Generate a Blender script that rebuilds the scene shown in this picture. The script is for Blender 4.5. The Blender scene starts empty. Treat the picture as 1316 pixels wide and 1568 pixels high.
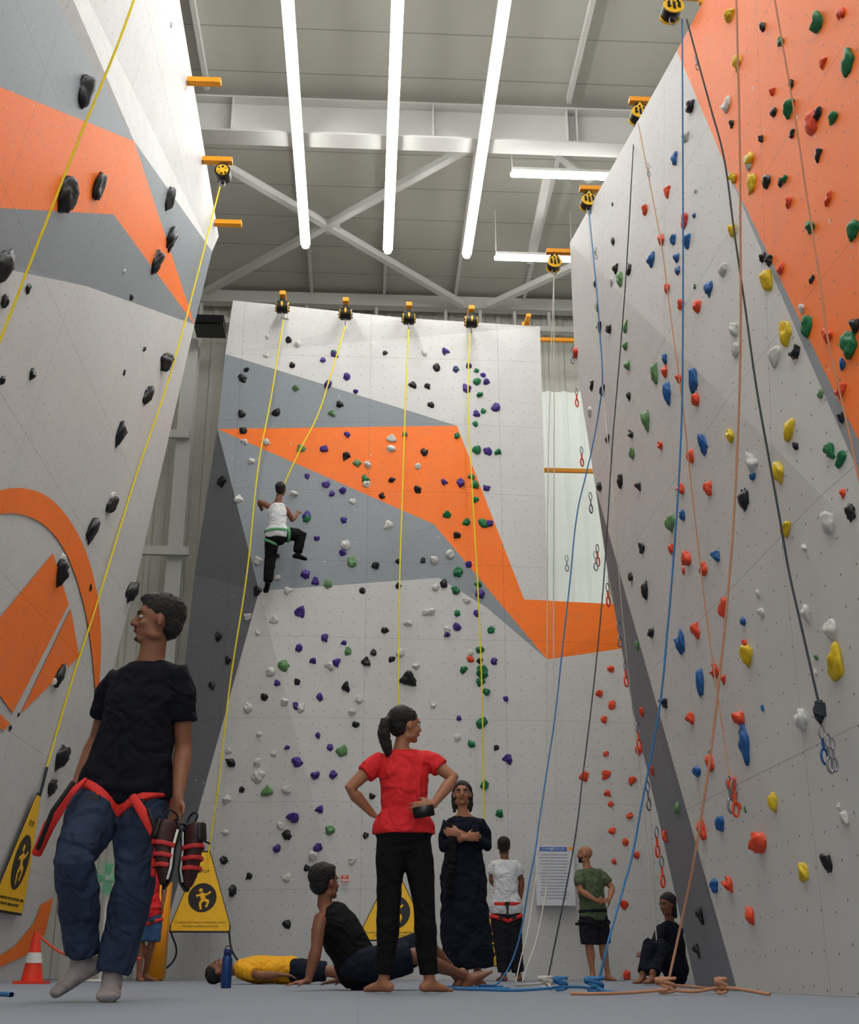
import bpy, bmesh, math, random
from mathutils import Vector, Matrix, noise
from mathutils.bvhtree import BVHTree
from mathutils.geometry import tessellate_polygon
random.seed(7)
# ------------------------------------------------------------------ camera / survey helpers
S=1762/1316; F=2500.0; CX=881; CY=1050; HC=.12
T=math.atan(942/F); PSI=math.atan(145*math.cos(T)/F)
ct,st,cp,sp=math.cos(T),math.sin(T),math.cos(PSI),math.sin(PSI)
C=Vector((0,0,HC)); FW=Vector((sp*ct,cp*ct,st)); RT=Vector((cp,-sp,0)); UP=Vector((-sp*st,-cp*st,ct))
def ray(a,b): return FW+RT*((a*S-CX)/F)-UP*((b*S-CY)/F)
def P(a,b,y): d=ray(a,b); return C+d*(y/d.y)
def PZ(a,b,z): d=ray(a,b); return C+d*((z-HC)/d.z)
def PP(a,b,p0,n): d=ray(a,b); return C+d*((p0-C).dot(n)/d.dot(n))
def G(a,y,z=0.0):
    k=(a*S-CX)/F
    x=(y*sp+k*(y*cp*ct+(z-HC)*st))/(cp-k*sp*ct)
    return Vector((x,y,z))
V=Vector
scene=bpy.context.scene
cam=bpy.data.cameras.new('camera'); co=bpy.data.objects.new('camera',cam); scene.collection.objects.link(co)
cam.sensor_fit='VERTICAL'; cam.sensor_height=24; cam.lens=F/2100*24; cam.clip_start=.02; cam.clip_end=200
co.location=C; co.rotation_euler=(math.pi/2+T,0,-PSI); scene.camera=co
try: scene.view_settings.view_transform='Standard'
except Exception: pass
# ------------------------------------------------------------------ materials
def lin(c):
    r=[]
    for x in c[:3]:
        x/=255; r.append(x/12.92 if x<=.04045 else ((x+.055)/1.055)**2.4)
    return (*r,1)
def mat(name,c,rough=.6,metal=0,var=.12,scale=20,bump=0,emit=0,spec=.4,folds=0,stretch=None):
    m=bpy.data.materials.new(name); m.use_nodes=True; N=m.node_tree.nodes; L=m.node_tree.links
    b=N['Principled BSDF']; b.inputs['Roughness'].default_value=rough; b.inputs['Metallic'].default_value=metal
    b.inputs['Specular IOR Level'].default_value=spec
    tc=N.new('ShaderNodeTexCoord'); n=N.new('ShaderNodeTexNoise'); n.inputs['Scale'].default_value=scale; n.inputs['Detail'].default_value=4
    src=tc.outputs['Object']
    if stretch:
        mp=N.new('ShaderNodeMapping'); mp.inputs['Scale'].default_value=stretch; L.new(src,mp.inputs['Vector']); src=mp.outputs['Vector']
    L.new(src,n.inputs['Vector'])
    mx=N.new('ShaderNodeMix'); mx.data_type='RGBA'; lc=lin(c)
    mx.inputs['A'].default_value=tuple(v*(1-var) for v in lc[:3])+(1,); mx.inputs['B'].default_value=tuple(min(1,v*(1+var)) for v in lc[:3])+(1,)
    L.new(n.outputs['Fac'],mx.inputs['Factor']); L.new(mx.outputs['Result'],b.inputs['Base Color'])
    last=None
    if bump:
        bp=N.new('ShaderNodeBump'); bp.inputs['Strength'].default_value=bump; bp.inputs['Distance'].default_value=.01
        L.new(n.outputs['Fac'],bp.inputs['Height']); last=bp.outputs['Normal']
    if folds:
        n2=N.new('ShaderNodeTexNoise'); n2.inputs['Scale'].default_value=5; n2.inputs['Detail'].default_value=1; n2.inputs['Distortion'].default_value=2.5; L.new(tc.outputs['Object'],n2.inputs['Vector'])
        b2=N.new('ShaderNodeBump'); b2.inputs['Strength'].default_value=folds; b2.inputs['Distance'].default_value=.07
        L.new(n2.outputs['Fac'],b2.inputs['Height'])
        if last: L.new(last,b2.inputs['Normal'])
        last=b2.outputs['Normal']
    if last: L.new(last,b.inputs['Normal'])
    if emit:
        b.inputs['Emission Color'].default_value=lc; b.inputs['Emission Strength'].default_value=emit
    return m
def panel_mat(name,c,dens=5.0,chips=0.0):
    m=mat(name,c,.55,0,.05,1.5); N=m.node_tree.nodes; L=m.node_tree.links; b=N['Principled BSDF']
    base=b.inputs['Base Color'].links[0].from_socket
    uv=N.new('ShaderNodeUVMap')
    vo=N.new('ShaderNodeTexVoronoi'); vo.voronoi_dimensions='2D'; vo.inputs['Scale'].default_value=dens; vo.inputs['Randomness'].default_value=.25
    L.new(uv.outputs['UV'],vo.inputs['Vector'])
    lt=N.new('ShaderNodeMath'); lt.operation='LESS_THAN'; lt.inputs[1].default_value=.036*dens/5; L.new(vo.outputs['Distance'],lt.inputs[0])
    br=N.new('ShaderNodeTexBrick'); br.inputs['Scale'].default_value=1; br.inputs['Brick Width'].default_value=2.2; br.inputs['Row Height'].default_value=1.25
    br.inputs['Mortar Size'].default_value=.004; br.inputs['Mortar Smooth'].default_value=0; br.offset=0.0; L.new(uv.outputs['UV'],br.inputs['Vector'])
    m1=N.new('ShaderNodeMix'); m1.data_type='RGBA'; L.new(base,m1.inputs['A']); m1.inputs['B'].default_value=tuple(v*.7 for v in lin(c)[:3])+(1,); L.new(br.outputs['Fac'],m1.inputs['Factor'])
    m2=N.new('ShaderNodeMix'); m2.data_type='RGBA'; L.new(m1.outputs['Result'],m2.inputs['A']); m2.inputs['B'].default_value=(.1,.1,.1,1); L.new(lt.outputs[0],m2.inputs['Factor'])
    n2=N.new('ShaderNodeTexNoise'); n2.inputs['Scale'].default_value=3.2; n2.inputs['Detail'].default_value=8; L.new(uv.outputs['UV'],n2.inputs['Vector'])
    mr=N.new('ShaderNodeMapRange'); mr.inputs['From Min'].default_value=.52; mr.inputs['From Max'].default_value=.8; mr.inputs['To Max'].default_value=.3+chips; L.new(n2.outputs['Fac'],mr.inputs['Value'])
    m3=N.new('ShaderNodeMix'); m3.data_type='RGBA'; L.new(m2.outputs['Result'],m3.inputs['A']); m3.inputs['B'].default_value=tuple(v*.65+.08 for v in lin(c)[:3])+(1,); L.new(mr.outputs['Result'],m3.inputs['Factor'])
    out=m3.outputs['Result']
    n4=N.new('ShaderNodeTexNoise'); n4.inputs['Scale'].default_value=16; n4.inputs['Detail'].default_value=3; L.new(uv.outputs['UV'],n4.inputs['Vector'])
    g4=N.new('ShaderNodeMath'); g4.operation='GREATER_THAN'; g4.inputs[1].default_value=.73; L.new(n4.outputs['Fac'],g4.inputs[0])
    m4=N.new('ShaderNodeMix'); m4.data_type='RGBA'; L.new(out,m4.inputs['A']); m4.inputs['B'].default_value=(.62,.62,.6,1); L.new(g4.outputs[0],m4.inputs['Factor'])
    L.new(m4.outputs['Result'],b.inputs['Base Color'])
    bp=N.new('ShaderNodeBump'); bp.inputs['Strength'].default_value=.15; bp.inputs['Distance'].default_value=.005
    n3=N.new('ShaderNodeTexNoise'); n3.inputs['Scale'].default_value=90; L.new(uv.outputs['UV'],n3.inputs['Vector']); L.new(n3.outputs['Fac'],bp.inputs['Height']); L.new(bp.outputs['Normal'],b.inputs['Normal'])
    return m
M_light=panel_mat('panel_light_grey',(201,201,199)); M_grey=panel_mat('panel_grey',(134,141,147)); M_dark=panel_mat('panel_dark_grey',(112,114,121)); M_or=panel_mat('panel_orange',(250,120,28),5,.05)
H={'k':mat('hold_black',(26,27,30),.4,0,.5,25,.5),'w':mat('hold_white',(205,205,200),.6,0,.15,30,.4),'p':mat('hold_purple',(66,42,128),.5,0,.2,30,.4),
   'g':mat('hold_green',(22,112,66),.5,0,.25,30,.4),'b':mat('hold_blue',(24,88,150),.5,0,.3,30,.4),'r':mat('hold_red_orange',(222,74,40),.5,0,.25,30,.4),
   'y':mat('hold_yellow',(215,182,28),.5,0,.2,30,.4),'o':mat('hold_sage',(95,138,88),.5,0,.25,30,.4)}
HK=list(H)
M_yel=mat('yellow_paint',(245,190,25),.5); M_blk=mat('black_plastic',(14,14,16),.4,0,.2); M_steel=mat('steel',(150,150,155),.35,.9)
M_wht=mat('white_paint',(208,208,203),.5,0,.04,3); M_orbr=mat('bracket_orange',(240,155,20),.5)
R_y=mat('rope_yellow',(235,212,40),.7,0,.15,120,.3); R_b=mat('rope_blue',(50,115,170),.7,0,.35,150,.3); R_k=mat('rope_black',(52,58,62),.7,0,.3,150,.3)
R_t=mat('rope_tan',(186,135,104),.7,0,.3,150,.3); R_w=mat('rope_white',(205,200,190),.7,0,.15,150,.3)
skin=mat('skin_brown',(128,82,59),.55,0,.12,14,.08); skin2=mat('skin_tan',(160,108,80),.55,0,.1,12,.05)
hairm=mat('hair_black',(16,13,12),.42,0,.5,70,.9,stretch=(3,3,.6)); M_eye=mat('eye_white',(195,186,178),.3); M_iris=mat('eye_iris',(25,15,10),.3); M_lip=mat('lips',(122,66,58),.5)
# ------------------------------------------------------------------ mesh helpers
def obj(name,me,parent=None,mats=()):
    o=bpy.data.objects.new(name,me); scene.collection.objects.link(o)
    for m in mats: me.materials.append(m)
    if parent: o.parent=parent
    return o
def empty(name,loc=(0,0,0)):
    e=bpy.data.objects.new(name,None); e.empty_display_size=.1; scene.collection.objects.link(e); e.location=loc; return e
def fromb(name,bm,parent=None,mats=(),smooth=True):
    bmesh.ops.recalc_face_normals(bm,faces=bm.faces[:])
    me=bpy.data.meshes.new(name); bm.to_mesh(me); bm.free()
    if smooth: me.polygons.foreach_set('use_smooth',[True]*len(me.polygons))
    return obj(name,me,parent,mats)
def loft(bm,pts,rad,side,r0=True,r1=True,seg=14,mi=0):
    pts=[V(p) for p in pts]; rad=[(r,r) if not isinstance(r,tuple) else r for r in rad]; side=V(side)
    n=len(pts); rings=[]
    def fr(t):
        s=side-t*side.dot(t)
        if s.length<.15*side.length:
            a=V((0,0,1)) if abs(t.z)<.8 else V((0,1,0)); s=a-t*a.dot(t)
        s.normalize(); return s,t.cross(s)
    def ring(p,t,rx,ry):
        s,b=fr(t); return [bm.verts.new(p+s*(math.cos(2*math.pi*i/seg)*rx)+b*(math.sin(2*math.pi*i/seg)*ry)) for i in range(seg)]
    for i in range(n):
        t=(pts[min(i+1,n-1)]-pts[max(i-1,0)]).normalized()
        rx,ry=rad[i]; m=min(rx,ry)
        if i==0 and r0:
            for f in (1.35,.9,.45): rings.append(ring(pts[0]-t*m*math.sin(f),t,rx*math.cos(f),ry*math.cos(f)))
        rings.append(ring(pts[i],t,rx,ry))
        if i==n-1 and r1:
            for f in (.45,.9,1.35): rings.append(ring(pts[-1]+t*m*math.sin(f),t,rx*math.cos(f),ry*math.cos(f)))
    fs=[]
    for a,b in zip(rings,rings[1:]):
        for i in range(seg): fs.append(bm.faces.new((a[i],a[(i+1)%seg],b[(i+1)%seg],b[i])))
    fs.append(bm.faces.new(rings[0][::-1])); fs.append(bm.faces.new(rings[-1]))
    for f in fs: f.material_index=mi
def ell(bm,c,r,M=None,sub=2,mi=0):
    M=M or Matrix.Identity(3)
    mm=Matrix.Translation(c)@M.to_4x4()@Matrix.Diagonal((*r,1))
    g=bmesh.ops.create_icosphere(bm,subdivisions=sub,radius=1,matrix=mm)
    for v in g['verts']:
        for f in v.link_faces: f.material_index=mi
def box(bm,c,size,M=None,mi=0):
    M=M or Matrix.Identity(3)
    g=bmesh.ops.create_cube(bm,size=1,matrix=Matrix.Translation(c)@M.to_4x4()@Matrix.Diagonal((*size,1)))
    for v in g['verts']:
        for f in v.link_faces: f.material_index=mi
def beam(bm,a,b,w,h,mi=0):
    a=V(a);b=V(b);d=(b-a); l=d.length; d.normalize()
    u=V((0,0,1)) if abs(d.z)<.9 else V((0,1,0)); s=d.cross(u).normalized(); u=s.cross(d)
    box(bm,(a+b)/2,(w,l,h),Matrix((s,d,u)).transposed(),mi)
TX=bpy.data.textures.new('cloth_folds','CLOUDS'); TX.noise_scale=.11
TH=bpy.data.textures.new('hair_clumps','CLOUDS'); TH.noise_scale=.018
def blob(name,bm,parent,m,vox=.01,sm=4,disp=0,tex=None):
    o=fromb(name,bm,parent,[m])
    r=o.modifiers.new('remesh','REMESH'); r.mode='VOXEL'; r.voxel_size=vox; r.use_smooth_shade=True
    s=o.modifiers.new('smooth','SMOOTH'); s.factor=.5; s.iterations=sm
    if disp:
        d=o.modifiers.new('folds','DISPLACE'); d.texture=tex or TX; d.strength=disp; d.mid_level=.4; d.texture_coords='LOCAL'
        s=o.modifiers.new('smooth2','SMOOTH'); s.factor=.5; s.iterations=1
    return o
def curve(name,pts,r,m,parent=None,cyc=False,kind='BEZIER'):
    c=bpy.data.curves.new(name,'CURVE'); c.dimensions='3D'; c.bevel_depth=r; c.bevel_resolution=3; c.resolution_u=10
    s=c.splines.new('BEZIER'); s.bezier_points.add(len(pts)-1)
    for bp,p in zip(s.bezier_points,pts): bp.co=p; bp.handle_left_type=bp.handle_right_type='AUTO'
    s.use_cyclic_u=cyc; c.materials.append(m)
    o=bpy.data.objects.new(name,c); scene.collection.objects.link(o)
    if parent: o.parent=parent
    return o
def text(name,body,size,m,parent,M):
    c=bpy.data.curves.new(name,'FONT'); c.body=body; c.size=size; c.align_x='CENTER'; c.align_y='CENTER'; c.extrude=.0008; c.materials.append(m)
    o=bpy.data.objects.new(name,c); scene.collection.objects.link(o); o.parent=parent; o.matrix_local=M; return o
# ------------------------------------------------------------------ room shell
CZ=13.0; YB=22.0; XR=4.75; XL=-6.6; Y0=-9
def line_mat(name,c,axis,period,width,dark=.6):
    m=mat(name,c,.7,0,.05,.8); N=m.node_tree.nodes; L=m.node_tree.links; b=N['Principled BSDF']; base=b.inputs['Base Color'].links[0].from_socket
    tc=N.new('ShaderNodeTexCoord'); sx=N.new('ShaderNodeSeparateXYZ'); L.new(tc.outputs['Object'],sx.inputs[0])
    md=N.new('ShaderNodeMath'); md.operation='PINGPONG'; md.inputs[1].default_value=period/2; L.new(sx.outputs[axis],md.inputs[0])
    lt=N.new('ShaderNodeMath'); lt.operation='LESS_THAN'; lt.inputs[1].default_value=width; L.new(md.outputs[0],lt.inputs[0])
    mx=N.new('ShaderNodeMix'); mx.data_type='RGBA'; L.new(base,mx.inputs['A']); mx.inputs['B'].default_value=tuple(v*dark for v in lin(c)[:3])+(1,); L.new(lt.outputs[0],mx.inputs['Factor']); L.new(mx.outputs['Result'],b.inputs['Base Color'])
    return m
bm=bmesh.new(); box(bm,((XL+XR)/2,(Y0+YB)/2,-.05),(XR-XL+.4,YB-Y0+.4,.1)); fromb('floor',bm,None,[line_mat('floor_mat_vinyl',(128,135,146),'X',2.0,.003,.85)],False)
bm=bmesh.new(); box(bm,((XL+XR)/2,(Y0+YB)/2,CZ+.05),(XR-XL+.4,YB-Y0+.4,.1)); fromb('ceiling',bm,None,[line_mat('ceiling_sheet',(190,190,180),'Y',.95,.012,.6)],False)
def corr(name,p0,dx,length,z0,z1,m,nrm,pitch=.32,dep=.05):
    bm=bmesh.new(); prev=None; n=int(length/pitch); dx=V(dx);nrm=V(nrm); prof=[(0,0),(.55,0),(.65,1),(.9,1)]
    for i in range(n+1):
        for f,d in prof:
            p=V(p0)+dx*((i+f)*pitch)+nrm*(d*dep)
            cur=(bm.verts.new((p.x,p.y,z0)),bm.verts.new((p.x,p.y,z1)))
            if prev: bm.faces.new((prev[0],cur[0],cur[1],prev[1]))
            prev=cur
    return fromb(name,bm,None,[m],False)
M_corr=mat('corrugated_sheet',(210,208,198),.5,0,.06,2); M_trans=mat('translucent_sheet',(225,230,222),.5,0,.05,2,0,.3)
corr('wall_back',(XL,YB,0),(1,0,0),XR-XL,0,CZ,M_corr,(0,-1,0))
corr('window_1',(3.0,YB-.12,0),(1,0,0),1.5,4.2,CZ-2.0,M_trans,(0,-1,0))
bm=bmesh.new(); box(bm,(XR+.05,(Y0+YB)/2,CZ/2),(.1,YB-Y0,CZ)); fromb('wall_right',bm,None,[M_wht],False)
bm=bmesh.new(); box(bm,(XL-.05,(Y0+YB)/2,CZ/2),(.1,YB-Y0,CZ)); fromb('wall_left',bm,None,[M_corr],False)
bm=bmesh.new()
yb=15.7
box(bm,((XL+XR)/2,yb,12.48),(XR-XL-.05,.02,.6)); box(bm,((XL+XR)/2,yb,12.17),(XR-XL-.05,.34,.03)); box(bm,((XL+XR)/2,yb,12.8),(XR-XL-.05,.34,.03))
for x in (-4,-2.2,.9,3.0,3.15): box(bm,(x,yb-.09,12.48),(.02,.16,.6))
fromb('steel_roof_beam',bm,None,[M_wht],False)
bm=bmesh.new()
box(bm,((XL+XR)/2,21.6,12.78),(XR-XL-.05,.2,.26)); box(bm,((XL+XR)/2,21.6,12.25),(XR-XL-.05,.12,.12))
for i in range(15): box(bm,(XL+.4+i*.7,21.62,12.5),(.06,.1,.4))
fromb('steel_eave_beam',bm,None,[M_wht],False)
for a,b in ((869,165),(319,145),(476,420),(590,420),(701,430),(812,420)):
    q=PZ(a,b,12.9); bm=bmesh.new()
    if a in(869,319): beam(bm,(q.x,Y0,12.93),(q.x,15.5,12.93),.07,.13)
    else: beam(bm,(q.x,15.9,12.93),(q.x,21.45,12.93),.06,.12)
    fromb('roof_purlin',bm,None,[M_wht],False)
bm=bmesh.new()
for a,b in (((330,245),(708,466)),((315,447),(720,225)),((845,228),(905,275)),((748,468),(960,370)),((840,262),(812,400))):
    beam(bm,PZ(*a,12.6),PZ(*b,12.6),.12,.12)
box(bm,PZ(510,350,12.6),(.25,.35,.03))
fromb('roof_cross_bracing',bm,None,[M_wht],False)
for a,y in ((262,21.3),(348,21.3)):
    q=G(a,y,6); bm=bmesh.new(); box(bm,(q.x,y,6.0),(.04,.3,12.0)); box(bm,(q.x,y-.15,6.),(.28,.03,12.0)); box(bm,(q.x,y+.15,6.),(.28,.03,12.)); fromb('steel_column',bm,None,[M_wht],False)
bm=bmesh.new()
for z in (4.5,7.2,9.5): beam(bm,(XL+.02,21.0,z),(G(290,21.,z).x,21.,z),.1,.16)
fromb('wall_girt',bm,None,[M_wht],False)
q=P(322,500,20.5); bm=bmesh.new(); box(bm,q,(.55,.5,.22)); box(bm,q+V((0,-.27,0)),(.45,.04,.14)); fromb('dark_vent_gap',bm,None,[M_blk],False)  # black boxes stand in for the shade inside an open ventilation gap
for b in (520,720):
    a0=P(822,b,20.8); bm=bmesh.new(); beam(bm,a0,V((4.745,a0.y,a0.z)),.07,.07); fromb('yellow_tie_bar',bm,None,[M_orbr],False)
M_tube=mat('led_tube',(255,250,252),.5,0,0,5,0,1); bs=M_tube.node_tree.nodes['Principled BSDF']; bs.inputs['Emission Color'].default_value=(1,.995,.975,1); bs.inputs['Emission Strength'].default_value=32
LZ=12.0
def strip(p,q):
    e=empty('ceiling_light',(0,0,0)); p=V(p);q=V(q)
    bm=bmesh.new(); beam(bm,p+V((0,0,.06)),q+V((0,0,.06)),.17,.05)
    d=(q-p).length; n=max(1,int(d/3))
    for i in range(n+1): c=p.lerp(q,i/n); beam(bm,c+V((0,0,.08)),V((c.x,c.y,CZ)),.015,.015)
    fromb('housing',bm,e,[M_wht],False)
    bm=bmesh.new(); loft(bm,[p,q],[(.062,.035)]*2,(1,0,0) if abs(p.x-q.x)<.1 else (0,1,0)); fromb('tube',bm,e,[M_tube])
for a,b in ((468,378),(594,386),(715,393)):
    q=PZ(a,b,LZ); strip((q.x,-7,LZ),q)
for a,b,a2,b2 in ((785,267,945,274),(760,395,876,400)):
    p=PZ(a,b,LZ); q=PZ(a2,b2,LZ); q.y=p.y; strip(p,q)
# ------------------------------------------------------------------ climbing walls
def wallmesh(name,vd,faces,thick,ax):
    keys=list(vd); idx={k:i for i,k in enumerate(keys)}; bm=bmesh.new(); vs=[bm.verts.new(vd[k]) for k in keys]
    mats=[M_light,M_grey,M_dark,M_or]; A=V(ax)
    for ks,mi in faces:
        tris=tessellate_polygon([[V((vd[k].dot(A),vd[k].z,0)) for k in ks]])
        for t in tris:
            try: f=bm.faces.new([vs[idx[ks[i]]] for i in t]); f.material_index=mi
            except ValueError as ex: print('skip',name,ks,t)
    bm.normal_update()
    for f in bm.faces:
        if f.normal.dot(f.calc_center_median()-C)>0: f.normal_flip()
    bm.normal_update()
    bvh=BVHTree.FromBMesh(bm)
    front=bm.faces[:]; bedges=[e for e in bm.edges if e.is_boundary]; th=V(thick)
    dup={v:bm.verts.new(v.co+th) for v in vs}
    for f in front: g=bm.faces.new([dup[v] for v in reversed(f.verts)]); g.material_index=0
    for e in bedges:
        a,b=e.verts; g=bm.faces.new((a,b,dup[b],dup[a])); g.material_index=1
    uvl=bm.loops.layers.uv.new('UVMap')
    for f in bm.faces:
        for l in f.loops: l[uvl].uv=(l.vert.co.dot(A),l.vert.co.z)
    me=bpy.data.meshes.new(name); bm.to_mesh(me); bm.free(); obj(name,me,None,mats); return bvh
vd={}
for k,a,b,y in (('a',357,460,18.7),('b',620,487,18.7),('c',827,500,18.75),('d',345,542,18.7),('e',333,657,18.7),('f',700,652,18.64),('g',803,918,18.64),('m',840,920,18.7),
  ('o1',1010,929,18.9),('o2',1010,985,18.9),('h',838,1010,18.6),('i',672,885,18.56),('j',397,905,18.45),('k',665,803,18.6),('l',745,930,18.58),('p',298,880,19.3)): vd[k]=P(a,b,y)
for k,a,y in (('q',232,19.3),('r',550,18.8),('s1',900,18.85),('s',1090,18.95)): vd[k]=G(a,y,0)
bv_back=wallmesh('climbing_wall',vd,[(['a','b','c','m','g','f','d'],0),(['d','f','e'],1),(['e','f','g','m','o1','o2','h','k'],3),(['e','k','h','l','i','j'],1),
  (['e','j','q','p'],2),(['j','q','r'],0),(['j','r','i'],0),(['i','r','s1','l'],0),(['l','s1','h'],0),(['h','s1','s','o2'],0)],(0,.3,0),(1,0,0))
TL=P(333,362,16.3); lb=V((-4.15,0,0)); ln=(TL-V((-4.15,TL.y,0))).cross(V((0,1,0))).normalized()
if ln.x<0: ln=-ln
LQ=lambda a,b,o=0: PP(a,b,lb,ln)+ln*o
vd={k:LQ(a,b,o) for k,a,b,o in (('t0',190,-470,0),('t1',275,0,0),('t2',335,362,0),('e1',325,385,0),('e2',298,497,0),('e3',205,905,0),
  ('g1',75,-20,.0),('g2',-60,-400,0),('g3',192,214,.1),('x1',-330,-150,0),('x2',-330,0,0),('x3',-330,300,0),('g4',160,326,.1),('w1',125,437,.05),('x4',-330,340,0))}
vd['x5']=V((-4.15,9.5,0))
vd['eb']=V((-4.15,min([13+.01*i for i in range(600)],key=lambda y:abs(G(45,y,0).x+4.15)),0))
bv_left=wallmesh('climbing_wall',vd,[(['t0','t1','t2','e1','g3','g1','g2'],0),(['g2','g1','g3','x2','x1'],1),(['x2','g3','e2','g4','x3'],3),(['g3','e1','e2'],1),
  (['x3','g4','e2','w1','x4'],1),(['x4','w1','e2','e3','eb','x5'],0)],(-.3,0,0),(0,1,0))
def chaikin(p,n=2):
    for _ in range(n):
        q=[p[0]]
        for a,b in zip(p,p[1:]): q+=[(a[0]*.75+b[0]*.25,a[1]*.75+b[1]*.25),(a[0]*.25+b[0]*.75,a[1]*.25+b[1]*.75)]
        q.append(p[-1]); p=q
    return p
def decal(name,pts,m,off=.012):
    bm=bmesh.new(); hs=[]
    for a,b in pts:
        h=bv_left.ray_cast(C,ray(a,b).normalized())[0]
        hs.append((h if h else LQ(a,b))+ln*off)
    vs=[bm.verts.new(h) for h in hs]
    for t in tessellate_polygon([[V((h.y,h.z,0)) for h in hs]]): bm.faces.new([vs[i] for i in t])
    uvl=bm.loops.layers.uv.new('UVMap')
    for f in bm.faces:
        for l in f.loops: l[uvl].uv=(l.vert.co.y,l.vert.co.z)
    return fromb(name,bm,lg,[m],False)
lg=empty('painted_logo')
outer=[(-40,765),(0,749),(35,746),(70,757),(103,790),(130,840),(147,900),(154,960),(153,1020),(149,1072)]
inner=[(146,1072),(141,1010),(133,950),(118,890),(97,838),(68,803),(35,787),(0,785),(-40,797)]
decal('ring',chaikin(outer)+chaikin(inner),M_or); decal('slab',[(-20,968),(80,847),(104,925),(18,1092),(-20,1040)],M_or); decal('wedge',[(107,932),(120,1005),(30,1093)],M_or)
decal('tail',[(-30,1080),(-10,1085),(14,1108),(5,1118),(-30,1105)],M_or)
decal('arc_low',[(80,1375),(68,1430),(40,1462),(-25,1492),(-25,1478),(20,1450),(50,1415),(62,1385)],M_or)
XRW=2.42; n1=V((-1,0,0)); p1=V((XRW,0,0)); MQ=lambda a,b:PP(a,b,p1,n1)
T1=MQ(873,372); C0=PZ(1037,78,T1.z-.85); Cd=MQ(1390,890); nq=(C0-T1).cross(Cd-T1).normalized()
QQ=lambda a,b:PP(a,b,T1,nq)
def tob(a):
    best=min([4+.01*i for i in range(1200)],key=lambda y:abs(G(a,y,0).x-XRW)); return V((XRW,best,0))
vd={'T1':T1,'C0':C0,'Cd':Cd}
for k,a,b in (('e1',880,540),('e2',905,700),('g0',912,745),('e3',930,870),('e4',968,1080),('e5',1008,1250)): vd[k]=MQ(a,b)
for k in ('e3','e4','e5'): vd[k]=C+(vd[k]-C)*1.07
b1=tob(1130); vd['b0']=G(1066,b1.y+1.9,0); vd['b1']=b1; vd['b2']=V((XRW,2.6,0)); vd['b3']=V((XRW,2.6,Cd.z))
for k,a,b in (('Ca',1110,250),('Cb',1288,620),('Cc',1385,810),('Ca2',1150,345),('Cb2',1320,735),('Cc2',1388,865),('R2',1480,760),('R1',1440,-150),('Ct',1170,-170)): vd[k]=QQ(a,b)
bv_right=wallmesh('climbing_wall',vd,[(['T1','C0','Ca','Ca2','Cb2','Cc2','Cd'],0),(['Ca','Cb','Cc','Cc2','Cb2','Ca2'],1),(['C0','Ct','R1','R2','Cc','Cb','Ca'],3),
  (['T1','Cd','b3','b2','b1','g0','e2','e1'],0),(['g0','b1','b0','e5','e4','e3'],2)],(.35,0,0),(0,1,0))
# ------------------------------------------------------------------ holds
_b=bmesh.new(); bmesh.ops.create_icosphere(_b,subdivisions=3,radius=1); _b.verts.ensure_lookup_table()
ICO=[v.co.copy() for v in _b.verts]; ICF=[[v.index for v in f.verts] for f in _b.faces]; _b.free()
def add_hold(bm,pos,n,r,el,mi,rot,flat):
    n=n.normalized(); u=V((0,0,1)); u=(u-n*u.dot(n)).normalized(); rr=u.cross(n); sd=V((random.random()*50,random.random()*50,random.random()*50)); vs=[]
    ty=random.choice((0,0,1,2,3)); cr,sr=math.cos(rot),math.sin(rot)
    for c0 in ICO:
        c=c0.copy(); c*=1+.5*noise.noise(c0*1.3+sd)+.2*noise.noise(c0*3.4+sd)
        if c.z<0: c.z*=.12
        if ty==1: c.x*=1-.45*c.y
        if ty==2: c.y-=.45*(c.x*c.x)
        if ty==3:
            w=max(0,1-((c.x)**2+(c.y-.35)**2)*2.2); c.z*=1-.55*w
        c.y+=.35*max(0,c.z); c.z*=flat
        x,y=c.x*r,c.y*r*el; x,y=x*cr-y*sr,x*sr+y*cr
        vs.append(bm.verts.new(pos+rr*x+u*y+n*(c.z*r)))
    for f in ICF: bm.faces.new([vs[i] for i in f]).material_index=mi
def holds(bvh,data,base,jit=.25,e0=.75,e1=1.2,fl=(.65,1.0)):
    bm=bmesh.new()
    for key,lst in data.items():
        for t in lst:
            a,b=t[0],t[1]; s=t[2] if len(t)>2 else 1; el=t[3] if len(t)>3 else random.uniform(e0,e1)
            h,n,i,_=bvh.ray_cast(C,ray(a,b).normalized())
            if h is None: continue
            add_hold(bm,h,n,base*s*random.uniform(1-jit,1+jit),el,HK.index(key),random.uniform(-.9,.9) if el<1.25 else random.uniform(-.25,.25),random.uniform(*fl))
    return fromb('climbing_holds',bm,None,list(H.values()))
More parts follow.
